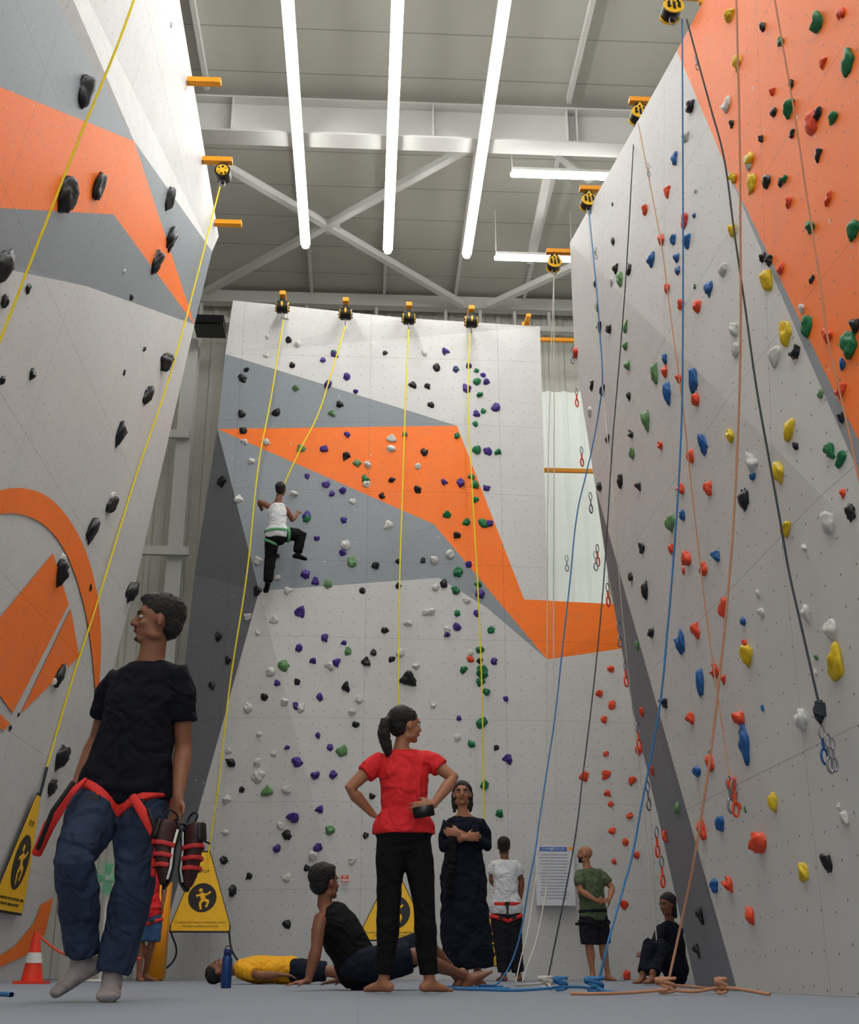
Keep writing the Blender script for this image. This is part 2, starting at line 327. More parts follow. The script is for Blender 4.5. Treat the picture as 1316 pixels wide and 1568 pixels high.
back={'w':[(440,487),(410,517),(455,527),(408,545),(650,541),(600,672),(598,688),(375,677),(385,707),(450,757),(540,768),(595,805),(640,715),(563,712),(562,742),(395,860),(425,885),(440,905),(420,950),(395,970),(380,945),(365,765),(530,835),(665,858),(690,850),(668,900),(650,938),(660,938),(625,955),(685,965),(612,1000),(638,1020),(415,1030),(460,1085),(550,1072),(540,1090),(397,1125),(395,1190,1.2),(350,1150),(395,1168),(345,1275),(347,1225,1.3),(560,1178),(380,1085),(435,1075),(440,1210),(430,1265),(540,1318,1.3),(440,1345),(480,1310),(700,1130),(720,1000),(715,920),(420,1155),(408,678),(505,1020),(665,1080)],
'p':[(495,552),(513,543),(532,578),(502,590),(545,600),(682,538),(698,566),(718,560),(745,585),(760,625),(715,595),(730,635),(532,665),(497,688),(680,738),(705,740),(745,748),(750,802),(470,730),(500,742),(508,757),(525,752),(485,825),(525,846),(527,797),(483,890),(468,880),(460,937),(497,977),(458,993),(425,1047),(480,1012),(515,1015),(490,1068),(455,1082),(487,1127),(440,1145),(455,1167),(483,1188),(450,1253,1.2),(490,1240),(425,1300,1.2),(487,1298,1.1),(700,960),(685,972),(730,940),(757,1014),(703,1100),(775,1070),(778,1163),(718,865),(747,692),(735,910),(505,1145),(510,1187),(527,985),(470,790),(740,575)],
'g':[(512,541),(700,566),(730,568),(735,605),(728,650),(730,585),(560,735),(700,668),(730,690),(763,692),(722,730),(727,742),(685,788),(715,800),(740,802),(700,877,1.2),(698,905),(733,895),(738,1030,1.5),(735,1045),(738,1108,1.2),(742,1203,1.2),(765,1245,1.2),(722,1140),(700,940),(752,965),(710,1025),(470,795),(728,765),(740,630),(735,995),(745,1060)],
'o':[(453,595),(508,633),(548,710,1.2),(461,687),(540,862,1.4),(502,895,1.2),(533,998,1.3),(435,1020,1.2),(525,1150,1.3),(505,1272,1.5),(410,1212,1.2),(620,665)],
'k':[(378,567),(372,580),(590,541),(442,521),(448,560),(370,635),(424,632),(340,738,1.4),(668,563),(632,590),(655,592),(372,660),(650,693),(530,698),(600,735),(640,750),(585,760),(648,858),(575,867),(555,905),(610,897),(590,966,1.2),(572,1000),(530,1052),(625,1040,2,.8),(405,1068),(545,1110),(353,1168,1.8,.7),(335,975,1.2),(325,1050,1.2),(350,1012),(343,1318),(570,1220),(440,1280),(356,1365),(470,1330),(382,1342),(660,620),(520,620),(440,1415),(560,1280),(370,1210),(760,1145),(735,1012),(610,860),(700,820),(455,1045),(425,852),(395,905,1.2),(560,1015),(600,1010),(680,895)],
'r':[(935,1025),(918,1062),(938,1080),(925,1103),(928,1155),(895,1190),(930,1215,1.2),(936,1232),(938,1273),(958,1290),(720,1010),(968,1195),(965,1250),(940,1320),(955,1385),(960,1495),(928,1187),(978,1150),(975,1310)]}
holds(bv_back,back,.056,.28)
right={'r':[(990,322),(1023,293),(1050,338),(1015,368),(1023,443),(1045,467),(1070,470),(1020,570),(1042,580,.8),(1068,612),(1013,683),(1060,700),(1088,747),(1045,750),(1030,840),(1055,855),(1080,873),(1110,930,1.2),(1068,965,1.2),(1097,1030,1.2),(1060,1100,1.2,.7),(1135,1100,1.2,.6),(1090,1168,1.2),(1125,1205,1.2),(1078,1272,1.5),(1168,1293,1.4),(1118,1355,1.2),(1152,1402,1.2),(1033,1370),(1245,190,1.1,1.2),(1210,310,.6),(1270,305,.7),(1198,412,.8),(1270,515,.7),(1290,20,.7),(1262,95,.6),(1185,140,.6),(1290,600,.8),(872,452),(884,540),(1020,1280,.9),(985,1090,.8),(905,760,.8),(1000,1180,.8)],
'b':[(1035,243),(1033,368,.9),(1055,368),(1000,398,1.1),(1038,395,.8),(1040,415,.8),(1088,443),(1020,550),(1025,605,1.1,1.5),(1065,582,1.1,1.4),(1080,680,1,1.5),(1047,790,.8),(1100,852),(1045,985,1.1,1.3),(1140,953,.8),(1075,1045,1.2,1.6),(1143,1143,1.2,1.6),(1070,1182,.9),(1107,1262),(1097,1357)],
'k':[(1060,165,1.1),(940,370,.9),(945,412,.9),(965,412),(912,435,.9),(920,500),(935,505),(908,590),(925,597),(965,607),(968,665),(932,672,.9),(952,737,1.1),(980,745),(985,840,1.1),(990,905,1.2),(968,885),(1000,970,1.1),(1020,1078),(920,745),(1270,1323,.8),(1070,1455),(1075,1400),(1258,1092,1,1.2),(1305,787,.9),(1220,540),(1170,42,.6),(1187,172,.6),(1122,190,.6),(1167,213,.6),(1177,278,.9),(1255,175,.6),(1255,235,.6),(1197,280,.5),(1142,768,1.3,1.1),(1180,400,.6),(1215,205,.5),(900,870,.8),(1213,130,.5),(1170,395,.7),(1290,640,.8),(1312,500,.7)],
'o':[(952,430,1.1,1.2),(960,500),(963,560,1.1),(1005,572,1.1,1.2),(992,643,1.1,1.2),(970,695),(1030,800,1.1,1.2),(960,530,.9),(978,990),(915,470,.8),(1040,1240,.8)],
'g':[(1255,35,1.2,1.1),(1197,65,.9),(1300,95,1.1,1.1),(1212,165,1),(1278,180,.8),(1203,275,.6),(1243,350,.8),(1310,350,1.1),(1238,498,1.2),(1303,530,1.4),(1290,702,1),(1273,690,.8),(1065,440,.4)],
'y':[(1132,95,.9),(1120,25,1),(1150,245,1.0,1.2),(1153,280,1.0,1.3),(1125,355),(1178,430,1.1,1.2),(1120,667,1.1),(1210,660,1,1.2),(1195,725),(1207,810),(1148,1003,1.3),(1283,1018,1.3,1.1),(1187,1230,1.0,1.1),(1233,1335,1.1),(1207,512,1.0,1.3),(1125,275,.8)],
'w':[(1052,210),(1115,160,.9,1.2),(1127,505,1.1),(1130,537,1),(1190,547,1.1),(1110,413,.9),(1155,712,1,1.2),(1272,803,1.1),(1237,940,1.0),(1275,965,1,1.2),(1168,938,.5),(1230,1103,1.1),(1295,1252,.7),(905,630,.9),(1148,250,.8,1.4),(938,432,.7),(1250,1030,.4)]}
rs=random.Random(3)
for i in range(34):
    a=rs.uniform(900,1300); b=rs.uniform(150,1350)
    if a>890+ (b-300)*.22: right[rs.choice('rkbowr')].append((a,b,rs.uniform(.35,.55)))
holds(bv_right,right,.056,.15,.6,1.0,(.6,.85))
left={'k':[(127,143,1,1.4),(97,300,1.1,1.2),(148,285,1,1.5),(258,302,1,1.4),(260,365,1,1.3),(237,402,1,1.4),(3,408,1,1.4),(48,573,.4),(250,553,1,1.2),(223,607,1,1.4),(182,665,1,1.5),(168,773,1,1.2),(138,812,1.1,1.3),(90,877,1.1,1.5),(88,1035,1.1,1.3),(90,1162,1.1,1.3),(5,463,.5),(42,442,.45),(78,1205,.9),(200,455,.3),(220,535,.3),(190,570,.3),(137,900,.4),(15,1115,.3),(2,583,.4),(198,905,1,1.1),(28,1095,.25),(210,960,.3)],
'w':[(262,38,.25),(190,415,.2),(95,1025,.5),(95,855,.5),(170,760,.4),(145,800,.5),(80,1045,.45)]}
holds(bv_left,left,.112,.16,.8,1.2,(.7,1.0))
# ------------------------------------------------------------------ anchors, ropes, quickdraws
def ring_pts(c,a,b,ra,rb,n=16): return [c+a*(ra*math.cos(2*math.pi*i/n))+b*(rb*math.sin(2*math.pi*i/n)) for i in range(n)]
def anchor(top,inward,s=1.0,body=True,name='rope_anchor',yb_=False):
    e=empty(name); top=V(top); inward=V(inward)
    bm=bmesh.new(); beam(bm,top-inward*.3*s,top+inward*.22*s,.1*s,.07*s); beam(bm,top-inward*.3*s+V((0,0,-.12*s)),top-inward*.3*s+V((0,0,.1*s)),.16*s,.04); fromb('bracket',bm,e,[M_orbr],False)
    if body:
        c=top+inward*.1*s+V((0,0,-.22*s)); bm=bmesh.new(); ax=inward.cross(V((0,0,1)))
        loft(bm,[c-ax*.09*s,c+ax*.09*s],[.11*s]*2,(0,0,1),False,False,18); box(bm,c+V((0,0,.09*s)),(.1*s,.1*s,.12*s)); fromb('pulley_body',bm,e,[M_blk],False)
        for k in (-1,1):
            bm=bmesh.new(); R=(.125 if yb_ else .085)*s
            loft(bm,[c+ax*(.09*s*k),c+ax*(.105*s*k)],[R]*2,(0,0,1),False,False,3 if yb_ else 16)
            if yb_: loft(bm,[c+ax*(.088*s*k)-V((0,0,.03*s)),c+ax*(.104*s*k)-V((0,0,.03*s))],[(.1*s,.12*s)]*2,(0,0,1),False,False,16)
            fromb('pulley_plate',bm,e,[M_yel],False)
            bm=bmesh.new()
            for j in range(6): an=j*1.047+.4; ell(bm,c+ax*(.106*s*k)+inward*(.06*s*math.cos(an))+V((0,0,.06*s*math.sin(an)-.01*s)),(.019*s,.019*s,.019*s),None,1)
            fromb('plate_holes',bm,e,[M_blk])
        bm=bmesh.new()
        for dx in (-.06,0,.06): box(bm,c+inward*dx*s+V((0,-.0,-.02)),(.03*s,.24*s,.07*s))
        fromb('warning_stripes',bm,e,[M_yel if not yb_ else M_blk],False)
        curve('carabiner',ring_pts(c+V((0,0,-.16*s)),inward,V((0,0,1)),.035*s,.06*s),.009*s,M_steel,e,True)
for a,b in ((434,470),(530,480),(626,487),(721,492)): anchor(P(a,b-12,18.45),V((0,-1,0)),1.0)
anchor(P(808,490,18.7),V((0,-1,0)),.8,False)
IR=V((-1,0,0)); RA={}
for i,(a,b) in enumerate(((1040,-8),(988,155),(910,290),(857,386))):
    z=T1.z if i>0 else T1.z-.5
    q=PZ(a,b,z); anchor(q,IR,.75,True,'rope_anchor',True); RA[i]=q+V((-.08,0,-.3))
for a,b,bd in ((312,125,False),(332,246,True),(348,342,False)):
    q=PZ(a,b,TL.z+.0); anchor(q,V((1,0,0)),1.0,bd)
def rope(pts,r,m): return curve('climbing_rope',pts,r,m)
L3=lambda lst:[P(a,b,y) for a,b,y in lst]
def LR(lst,k=.97):
    out=[]
    for i,(t,u) in enumerate(zip(lst,lst[1:]+[lst[-1]])):
        for f in ((0,.34,.67) if i<len(lst)-1 else (0,)):
            a=t[0]+(u[0]-t[0])*f; b=t[1]+(u[1]-t[1])*f; y=t[2]+(u[2]-t[2])*f
            out.append([a,b,y])
    # smooth the polyline in the wall-parallel direction and keep it clear of the wall
    for _ in range(2):
        for j in range(1,len(out)-1):
            out[j][0]=.25*out[j-1][0]+.5*out[j][0]+.25*out[j+1][0]
    res=[]
    for a,b,y in out:
        h=bv_right.ray_cast(C,ray(a,b).normalized())[0]
        if h is not None: y=min(y,h.y*k)
        res.append([a,b,y])
    for _ in range(3):
        for j in range(1,len(res)-1): res[j][2]=min(res[j][2],.5*(res[j-1][2]+res[j+1][2])+.02)
    return [P(a,b,y) for a,b,y in res]
rope(L3([(225,-75,8.6),(205,0,8.6),(110,240,8.8),(-15,560,9.1)]),.011,R_y)
rope(L3([(337,285,15.6),(300,430,15.4),(262,570,15.3),(205,740,15.2),(150,920,15),(105,1060,14.9),(72,1175,14.8)]),.012,R_y)
rope(L3([(72,1175,14.8),(62,1215,14.8),(45,1265,14.8)]),.018,R_k)
rope(L3([(434,490,18.3),(415,610,18.2),(397,705,18),(378,880,17.8),(352,1050,17.8),(335,1200,17.9),(318,1315,18)]),.012,R_y)
rope(L3([(529,500,18.3),(505,580,18.2),(487,635,18.1),(452,705,17.9),(428,765,17.85),(424,800,17.8)]),.012,R_y)
rope(L3([(626,505,18.3),(621,620,18.1),(616,770,17.9),(612,900,17.7),(610,1085,17.5)]),.012,R_y)
rope(L3([(720,510,18.3),(717,600,18.1),(724,760,17.9),(732,900,17.8),(738,1050,17.7),(741,1210,17.7),(742,1300,17.7)]),.011,R_y)
y0,y1,y2,y3=[RA[i].y for i in range(4)]
rope(LR([(1045,30,y0),(1047,400,y0-.05),(1045,720,y0-.1),(1013,1080,y0-.1),(968,1310,y0-.1),(930,1450,7.4)])+[G(915,7.4,.03)],.007,R_b)
rope(LR([(1052,30,7.2),(1108,235,6.9),(1160,600,6.5),(1210,880,6.3),(1256,1085,6.05)]),.0065,R_k)
rope(L3([(1127,-40,6.2),(1134,300,6.3),(1130,680,6.5),(1102,1040,6.6),(1068,1290,6.7),(1038,1440,6.9)])+[G(1022,6.9,.04)],.007,R_t)
rope(LR([(1180,-40,5.4),(1240,300,5.4),(1268,520,5.3),(1300,660,5.2),(1330,800,5.1)]),.005,R_t)
rope(LR([(902,322,y2),(922,520,y2-.1),(925,620,y2-.2),(885,780,y2-.4),(850,1100,y2-.7),(815,1330,10)])+[G(768,9.8,.06),G(735,9.6,.02)],.0065,R_b)
rope(LR([(900,322,y2),(912,480,y2-.1),(935,720,y2-.2),(958,1000,y2-.3),(990,1260,y2-.4),(1006,1440,y2-.5)]),.005,R_w)
rope([RA[3]]+L3([(849,700,y3-.05),(848,1000,y3-.1),(850,1250,y3-.1),(832,1390,y3-.2)])+[G(800,11.5,.03)],.006,R_w)
rope([RA[3]]+L3([(840,700,y3-.05),(838,1000,y3-.1),(835,1200,y3-.1),(820,1350,y3-.2)])+[G(790,11,.03)],.005,R_w)
rope(LR([(972,190,y1),(958,450,y1-.05),(938,680,y1-.1),(920,980,y1-.1),(880,1290,9.0)])+[G(838,9,.04)],.0055,R_k)
rope(LR([(978,190,y1),(1015,380,y1-.3),(1045,620,y1-.6),(1080,930,8.2),(1118,1195,7.6)]),.005,R_t)
def quickdraw(c,s,m,down=V((0,0,-1)),side=V((0,1,0))):
    e=empty('quickdraw'); c=V(c)
    curve('carabiner_top',ring_pts(c,side,down,.028*s,.05*s),.006*s,M_steel,e,True)
    bm=bmesh.new(); beam(bm,c+down*.04*s,c+down*.13*s,.02*s,.012*s); fromb('sling',bm,e,[m],False)
    curve('carabiner_bottom',ring_pts(c+down*.17*s,side,down,.03*s,.055*s),.009*s,m,e,True)
qm=[H['r'],H['b'],M_steel]
for i,(a,b) in enumerate(((881,535),(888,600),(896,690),(910,760),(921,840),(937,900),(955,960),(965,1020),(985,1115),(1000,1205),(1014,1275),(1022,1320))):
    q=MQ(a+3,b)+V((-.06,0,0)); quickdraw(q,.85,qm[0] if i%3 else qm[2],side=V((.75,.66,0)))
for a,b in ((1086,90),(1010,255),(927,383)):
    h=bv_right.ray_cast(C,ray(a,b).normalized())[0]
    if h: quickdraw(h+V((-.1,0,0)),.5,M_steel,side=V((.9,.4,0)))
sv=V((.9,.4,0)).normalized()
quickdraw(P(1259,1122,6.03),.7,H['b'],side=sv); quickdraw(P(1268,1135,6.0),.7,M_steel,side=sv); quickdraw(P(1275,1140,6.03),.6,M_steel,side=sv)
quickdraw(P(1117,1200,7.58),.8,M_steel,side=sv); quickdraw(P(1124,1205,7.55),.8,H['r'],side=sv); quickdraw(P(868,855,11.4),.6,M_steel,side=sv); quickdraw(P(912,850,9.5),.6,M_steel,side=sv)
bm=bmesh.new(); c=P(1257,1085,6.04)
for i in range(5): loft(bm,[c+V((-.018,0,.03-.014*i)),c+V((.018,0,.022-.014*i))],[.01]*2,(0,0,1))
fromb('figure_eight_knot',bm,None,[R_k])
def knot(c,r,m,n=3,tube=.009):
    pts=[]
    for i in range(n*10): t=i/10*2*math.pi; pts.append(c+V((math.cos(t)*r*(1+.2*math.sin(i*.31)),math.sin(t*1.0)*r*.8,.03+.035*math.sin(t*.37+1)+.02)))
    return curve('climbing_rope',pts,tube,m)
knot(G(1022,6.9,0),.045,R_t,4); knot(G(1107,6.7,0),.025,R_t,3); knot(G(912,7.4,0),.045,R_b,4); knot(G(860,7.9,0),.035,R_b,3); knot(G(838,9.0,0),.045,R_w,3)
rope([G(1022,6.9,.03),G(1060,6.85,.02),G(1107,6.7,.04),G(1180,6.5,.012)],.009,R_t)
rope([G(1022,6.85,.03),G(960,6.8,.015),G(900,6.7,.012),G(875,6.75,.012)],.009,R_t)
rope([G(1035,6.9,.05),G(1085,7.2,.03),G(1100,7.6,.012)],.008,R_t)
rope([G(912,7.4,.03),G(860,7.9,.03),G(800,8.0,.012),G(740,8.2,.012),G(700,8.6,.012),G(690,9.2,.012),G(730,9.6,.012),G(770,9.8,.012)],.009,R_b)
rope([G(912,7.4,.03),G(940,7.2,.012),G(970,7.3,.012)],.009,R_b)
rope([G(735,9.6,.012),G(700,9.9,.012),G(680,9.4,.012),G(720,8.9,.012),G(780,8.8,.012)],.009,R_b)
rope([G(790,11,.012),G(815,9.5,.03),G(838,9,.04),G(845,8.7,.012)],.008,R_w)
rope([G(-30,6.9,.012),G(5,6.8,.012),G(18,6.6,.012)],.012,R_b)
# ------------------------------------------------------------------ signs, board, props
def frame(right,upv): right=V(right).normalized(); upv=V(upv).normalized(); n=right.cross(upv); return Matrix((right,upv,n)).transposed()
def sign(p,right,upv,w,h):
    e=empty('warning_sign'); e.matrix_world=Matrix.Translation(p)@frame(right,upv).to_4x4()
    def tri(name,s,z,m):
        bm=bmesh.new(); pts=[(-.5*s,.5-.5*s),( .5*s,.5-.5*s),(.5*s,.5-.42*s),(.07*s,.5+.5*s),(-.07*s,.5+.5*s),(-.5*s,.5-.42*s)]
        lo=[bm.verts.new((x*w,y*h,z-.006)) for x,y in pts]; hi=[bm.verts.new((x*w,y*h,z)) for x,y in pts]
        bm.faces.new(lo[::-1]); bm.faces.new(hi)
        for i in range(6): bm.faces.new((lo[i],lo[(i+1)%6],hi[(i+1)%6],hi[i]))
        fromb(name,bm,e,[m],False)
    tri('backing',1.0,0,M_blk); tri('face',.955,.004,M_yel)
    bm=bmesh.new(); cy=.42*h; r=.235*w
    loft(bm,[V((0,cy,.003)),V((0,cy,.007))],[r]*2,(1,0,0),False,False,28); fromb('disc',bm,e,[M_blk],False)
    bm=bmesh.new(); z=.009; k=r
    ell(bm,V((-.15*k,cy+.5*k,z)),(.14*k,.14*k,.003))
    for a,b,rr in (((-.1,.3),(.1,-.15),.17),((.1,-.15),(.45,-.25),.1),((.45,-.25),(.3,-.65),.08),((.05,-.15),(-.15,-.4),.1),((-.15,-.4),(-.05,-.8),.08),((-.1,.25),(.3,.2),.07),((.3,.2),(.55,.4),.06),((-.15,.2),(-.45,.1),.07)):
        loft(bm,[V((a[0]*k,cy+a[1]*k,z)),V((b[0]*k,cy+b[1]*k,z))],[(rr*k,.002)]*2,V((b[1]-a[1],a[0]-b[0],0)))
    fromb('climber_icon',bm,e,[M_yel])
    text('text_1','IT IS MANDATORY TO BELAY LOOP BEFORE CLIMBING',.034*w,M_blk,e,Matrix.Translation((0,.12*h,.006)))
    text('text_2','THIS ROPE IS CLIMBING UNATTENDED',.034*w,M_blk,e,Matrix.Translation((0,.075*h,.006)))
    text('text_3','STOP',.07*w,M_blk,e,Matrix.Translation((0,.74*h,.006)))
    return e
sign(G(306,18.0,.62),(1,.0,0),(0.0,.12,1),.84,1.12)
sign(G(603,17.4,.5),(1,0,0),(0,.1,1),.95,.9)
sign(G(752,17.2,.18),(1,0,0),(0,.1,1),.6,.62)
uu=ln.cross(V((0,1,0))); uu=uu if uu.z>0 else -uu
sign(LQ(2,1398,.06),(0,1,0),uu,1.3,1.35)
for pts in (([G(306,18,.62)+V((-.4,0,.02)),G(270,18.3,.35),G(240,18.8,.05)]),([G(306,18,.62)+V((.4,0,.02)),G(355,18.2,.4),G(365,18.4,.25)])): rope(pts,.014,R_k)
e=empty('notice_board'); pb=P(852,1386,18.62); wv=V((1,.04,0)).normalized(); e.matrix_world=Matrix.Translation(pb)@frame(wv,(0,0,1)).to_4x4()
bm=bmesh.new(); box(bm,(0,.42,0),(.58,.86,.03)); fromb('board',bm,e,[mat('board_white',(206,210,216),.5)],False)
bm=bmesh.new(); box(bm,(-.02,.79,.017),(.42,.06,.004)); fromb('header',bm,e,[mat('board_blue',(70,110,190),.5)],False)
bm=bmesh.new()
for i in range(15): box(bm,(random.uniform(-.03,0),.71-i*.044,.017),(random.uniform(.36,.46),.008,.003))
fromb('text_lines',bm,e,[mat('board_ink',(140,145,158),.6)],False)
text('title','CLIMBING RULES',.045,M_wht,e,Matrix.Translation((-.02,.79,.02)))
bm=bmesh.new(); loft(bm,[V((.24,.8,.014)),V((.24,.8,.02))],[.03]*2,(1,0,0),False,False); fromb('badge',bm,e,[M_orbr],False)
e=empty('small_wall_sign'); e.matrix_world=Matrix.Translation(P(528,1352,18.72)+V((0,-.1,0)))@frame((1,0,0),(0,0,1)).to_4x4()
bm=bmesh.new(); box(bm,(0,.05,0),(.11,.09,.01)); fromb('plate',bm,e,[H['r']],False); bm=bmesh.new(); box(bm,(0,.03,.007),(.09,.03,.002)); box(bm,(0,.075,.007),(.05,.015,.002)); fromb('label',bm,e,[M_wht],False)
q=G(346,10,0); bm=bmesh.new(); e=empty('water_bottle',q)
loft(bm,[V((0,0,.0)),V((0,0,.01)),V((0,0,.2)),V((0,0,.225)),V((0,0,.235))],[.036,.04,.04,.034,.028],(1,0,0),False,False,24); fromb('body',bm,e,[mat('bottle_blue',(25,60,120),.35,.3)])
bm=bmesh.new(); loft(bm,[V((0,0,.235)),V((0,0,.275)),V((0,0,.283))],[.031,.031,.024],(1,0,0),False,False,20); fromb('cap',bm,e,[mat('bottle_cap',(20,40,90),.4)])
curve('carry_loop',ring_pts(V((0,0,.285)),V((1,0,0)),V((0,0,1)),.02,.018),.004,M_blk,e,True)
q=G(48,13.5,0); e=empty('traffic_cone',q); bm=bmesh.new(); box(bm,(0,0,.015),(.3,.3,.03)); loft(bm,[V((0,0,.03)),V((0,0,.5))],[.11,.03],(1,0,0),False,False,20); fromb('cone',bm,e,[mat('cone_red',(225,55,30),.5)],False)
bm=bmesh.new(); loft(bm,[V((0,0,.2)),V((0,0,.3))],[.088,.068],(1,0,0),False,False,20); fromb('reflective_band',bm,e,[M_wht],False)
curve('barrier_chain',[q+V((0,0,.48)),q+V((.25,.1,.3)),q+V((.6,.3,.22)),q+V((1.0,.5,.25))],.012,H['r'])
q=G(152,16,0); e=empty('pedestal_fan',q); MG=mat('fan_green',(120,190,150),.4); bm=bmesh.new(); loft(bm,[V((0,0,0)),V((0,0,.03))],[.2,.18],(1,0,0),False,False,20); loft(bm,[V((0,0,.03)),V((0,0,1.15))],[.015]*2,(1,0,0)); loft(bm,[V((0,.1,1.2)),V((0,-.02,1.2))],[.06,.05],(0,0,1)); fromb('stand',bm,e,[M_wht])
for i in range(7): curve('guard_ring',ring_pts(V((0,-.09+.004*i,1.2)),V((1,0,0)),V((0,0,1)),.03+.03*i,.03+.03*i,20),.003,MG,e,True)
bm=bmesh.new()
for k in range(4):
    a=k*math.pi/2; d=V((math.cos(a),0,math.sin(a))); s=V((-d.z,.35,d.x)).normalized(); loft(bm,[V((0,-.04,1.2))+d*.03,V((0,-.04,1.2))+d*.17],[(.03,.003),(.07,.003)],s)
fromb('blades',bm,e,[MG])
bm=bmesh.new()
for k in range(20):
    a=k*math.pi/10; d=V((math.cos(a),0,math.sin(a))); loft(bm,[V((0,-.092,1.2))+d*.02,V((0,-.07,1.2))+d*.21],[.002]*2,(0,1,0),seg=5)
fromb('guard_spokes',bm,e,[MG])
q=G(238,17.5,0); bm=bmesh.new(); box(bm,q+V((0,0,.65)),(.2,.5,1.3)); bmesh.ops.bevel(bm,geom=bm.edges[:],offset=.03,segments=3,affect='EDGES'); fromb('crash_pad',bm,None,[M_orbr])
# ------------------------------------------------------------------ people
def hand(bm,w,d,n,lat,curl,s=1,thin=1):
    d=d.normalized(); n=(n-d*n.dot(d)).normalized(); lat=d.cross(n)*(1 if d.cross(n).dot(lat)>0 else -1)
    loft(bm,[w-d*.01*s,w+d*.035*s,w+d*.085*s],[(.026*s,.019*s),(.036*s,.016*s),(.041*s,.013*s)],lat)
    for i,(ln_,sp_) in enumerate(((.074,.12),(.082,.04),(.077,-.04),(.06,-.13))):
        r=w+d*(.085-.004*abs(i-1.2))*s+lat*(.031-.0205*i)*s; dd=(d+lat*sp_).normalized(); pts=[r-dd*.01*s]; cu=curl*.5
        for k,f in enumerate((.45,.3,.25)):
            v=dd*math.cos(cu)+n*math.sin(cu); pts.append(pts[-1]+v*(ln_*f*s+(.01*s if k==0 else 0))); cu+=curl
        loft(bm,pts,[.0088*s*thin,.0085*s*thin,.0078*s*thin,.0066*s*thin],lat,seg=8)
    r=w+d*.028*s+lat*.026*s; d1=(d*.65+lat*.7+n*.25).normalized(); d2=(d*.9+lat*.25+n*.35).normalized()
    loft(bm,[r,r+d1*.038*s,r+d1*.038*s+d2*.03*s],[.013*s,.0105*s,.0085*s],n,seg=8)
def foot(bm,a,d,u,s=1,toes=True,ex=0,rad=1):
    d=V(d).normalized(); u=V(u); u=(u-d*u.dot(d)).normalized(); sd=d.cross(u)
    f=lambda x,z,l=0:a+d*(x*s)+u*(z*s)+sd*(l*s)
    loft(bm,[f(-.045,-.052),f(.03,-.045),f(.1,-.058),f(.145,-.066)],[((.031+ex)*s,(.031+ex)*s),((.034+ex)*s,(.036+ex)*s),((.044+ex)*s,(.026+ex)*s),((.042+ex)*s,(.018+ex)*s)],sd)
    loft(bm,[f(0,.03),f(.005,-.02),f(.03,-.04)],[(.036+ex)*s,(.038+ex)*s,(.036+ex)*s],sd)
    if toes:
        for i in range(5): l=.03-.0155*i; loft(bm,[f(.14,-.068,l),f(.178-.006*i-.004*abs(i-1),-.072,l*1.05)],[.011*s if i else .014*s]*2,sd,seg=8)
def lerp(a,b,t): return a.lerp(b,t)
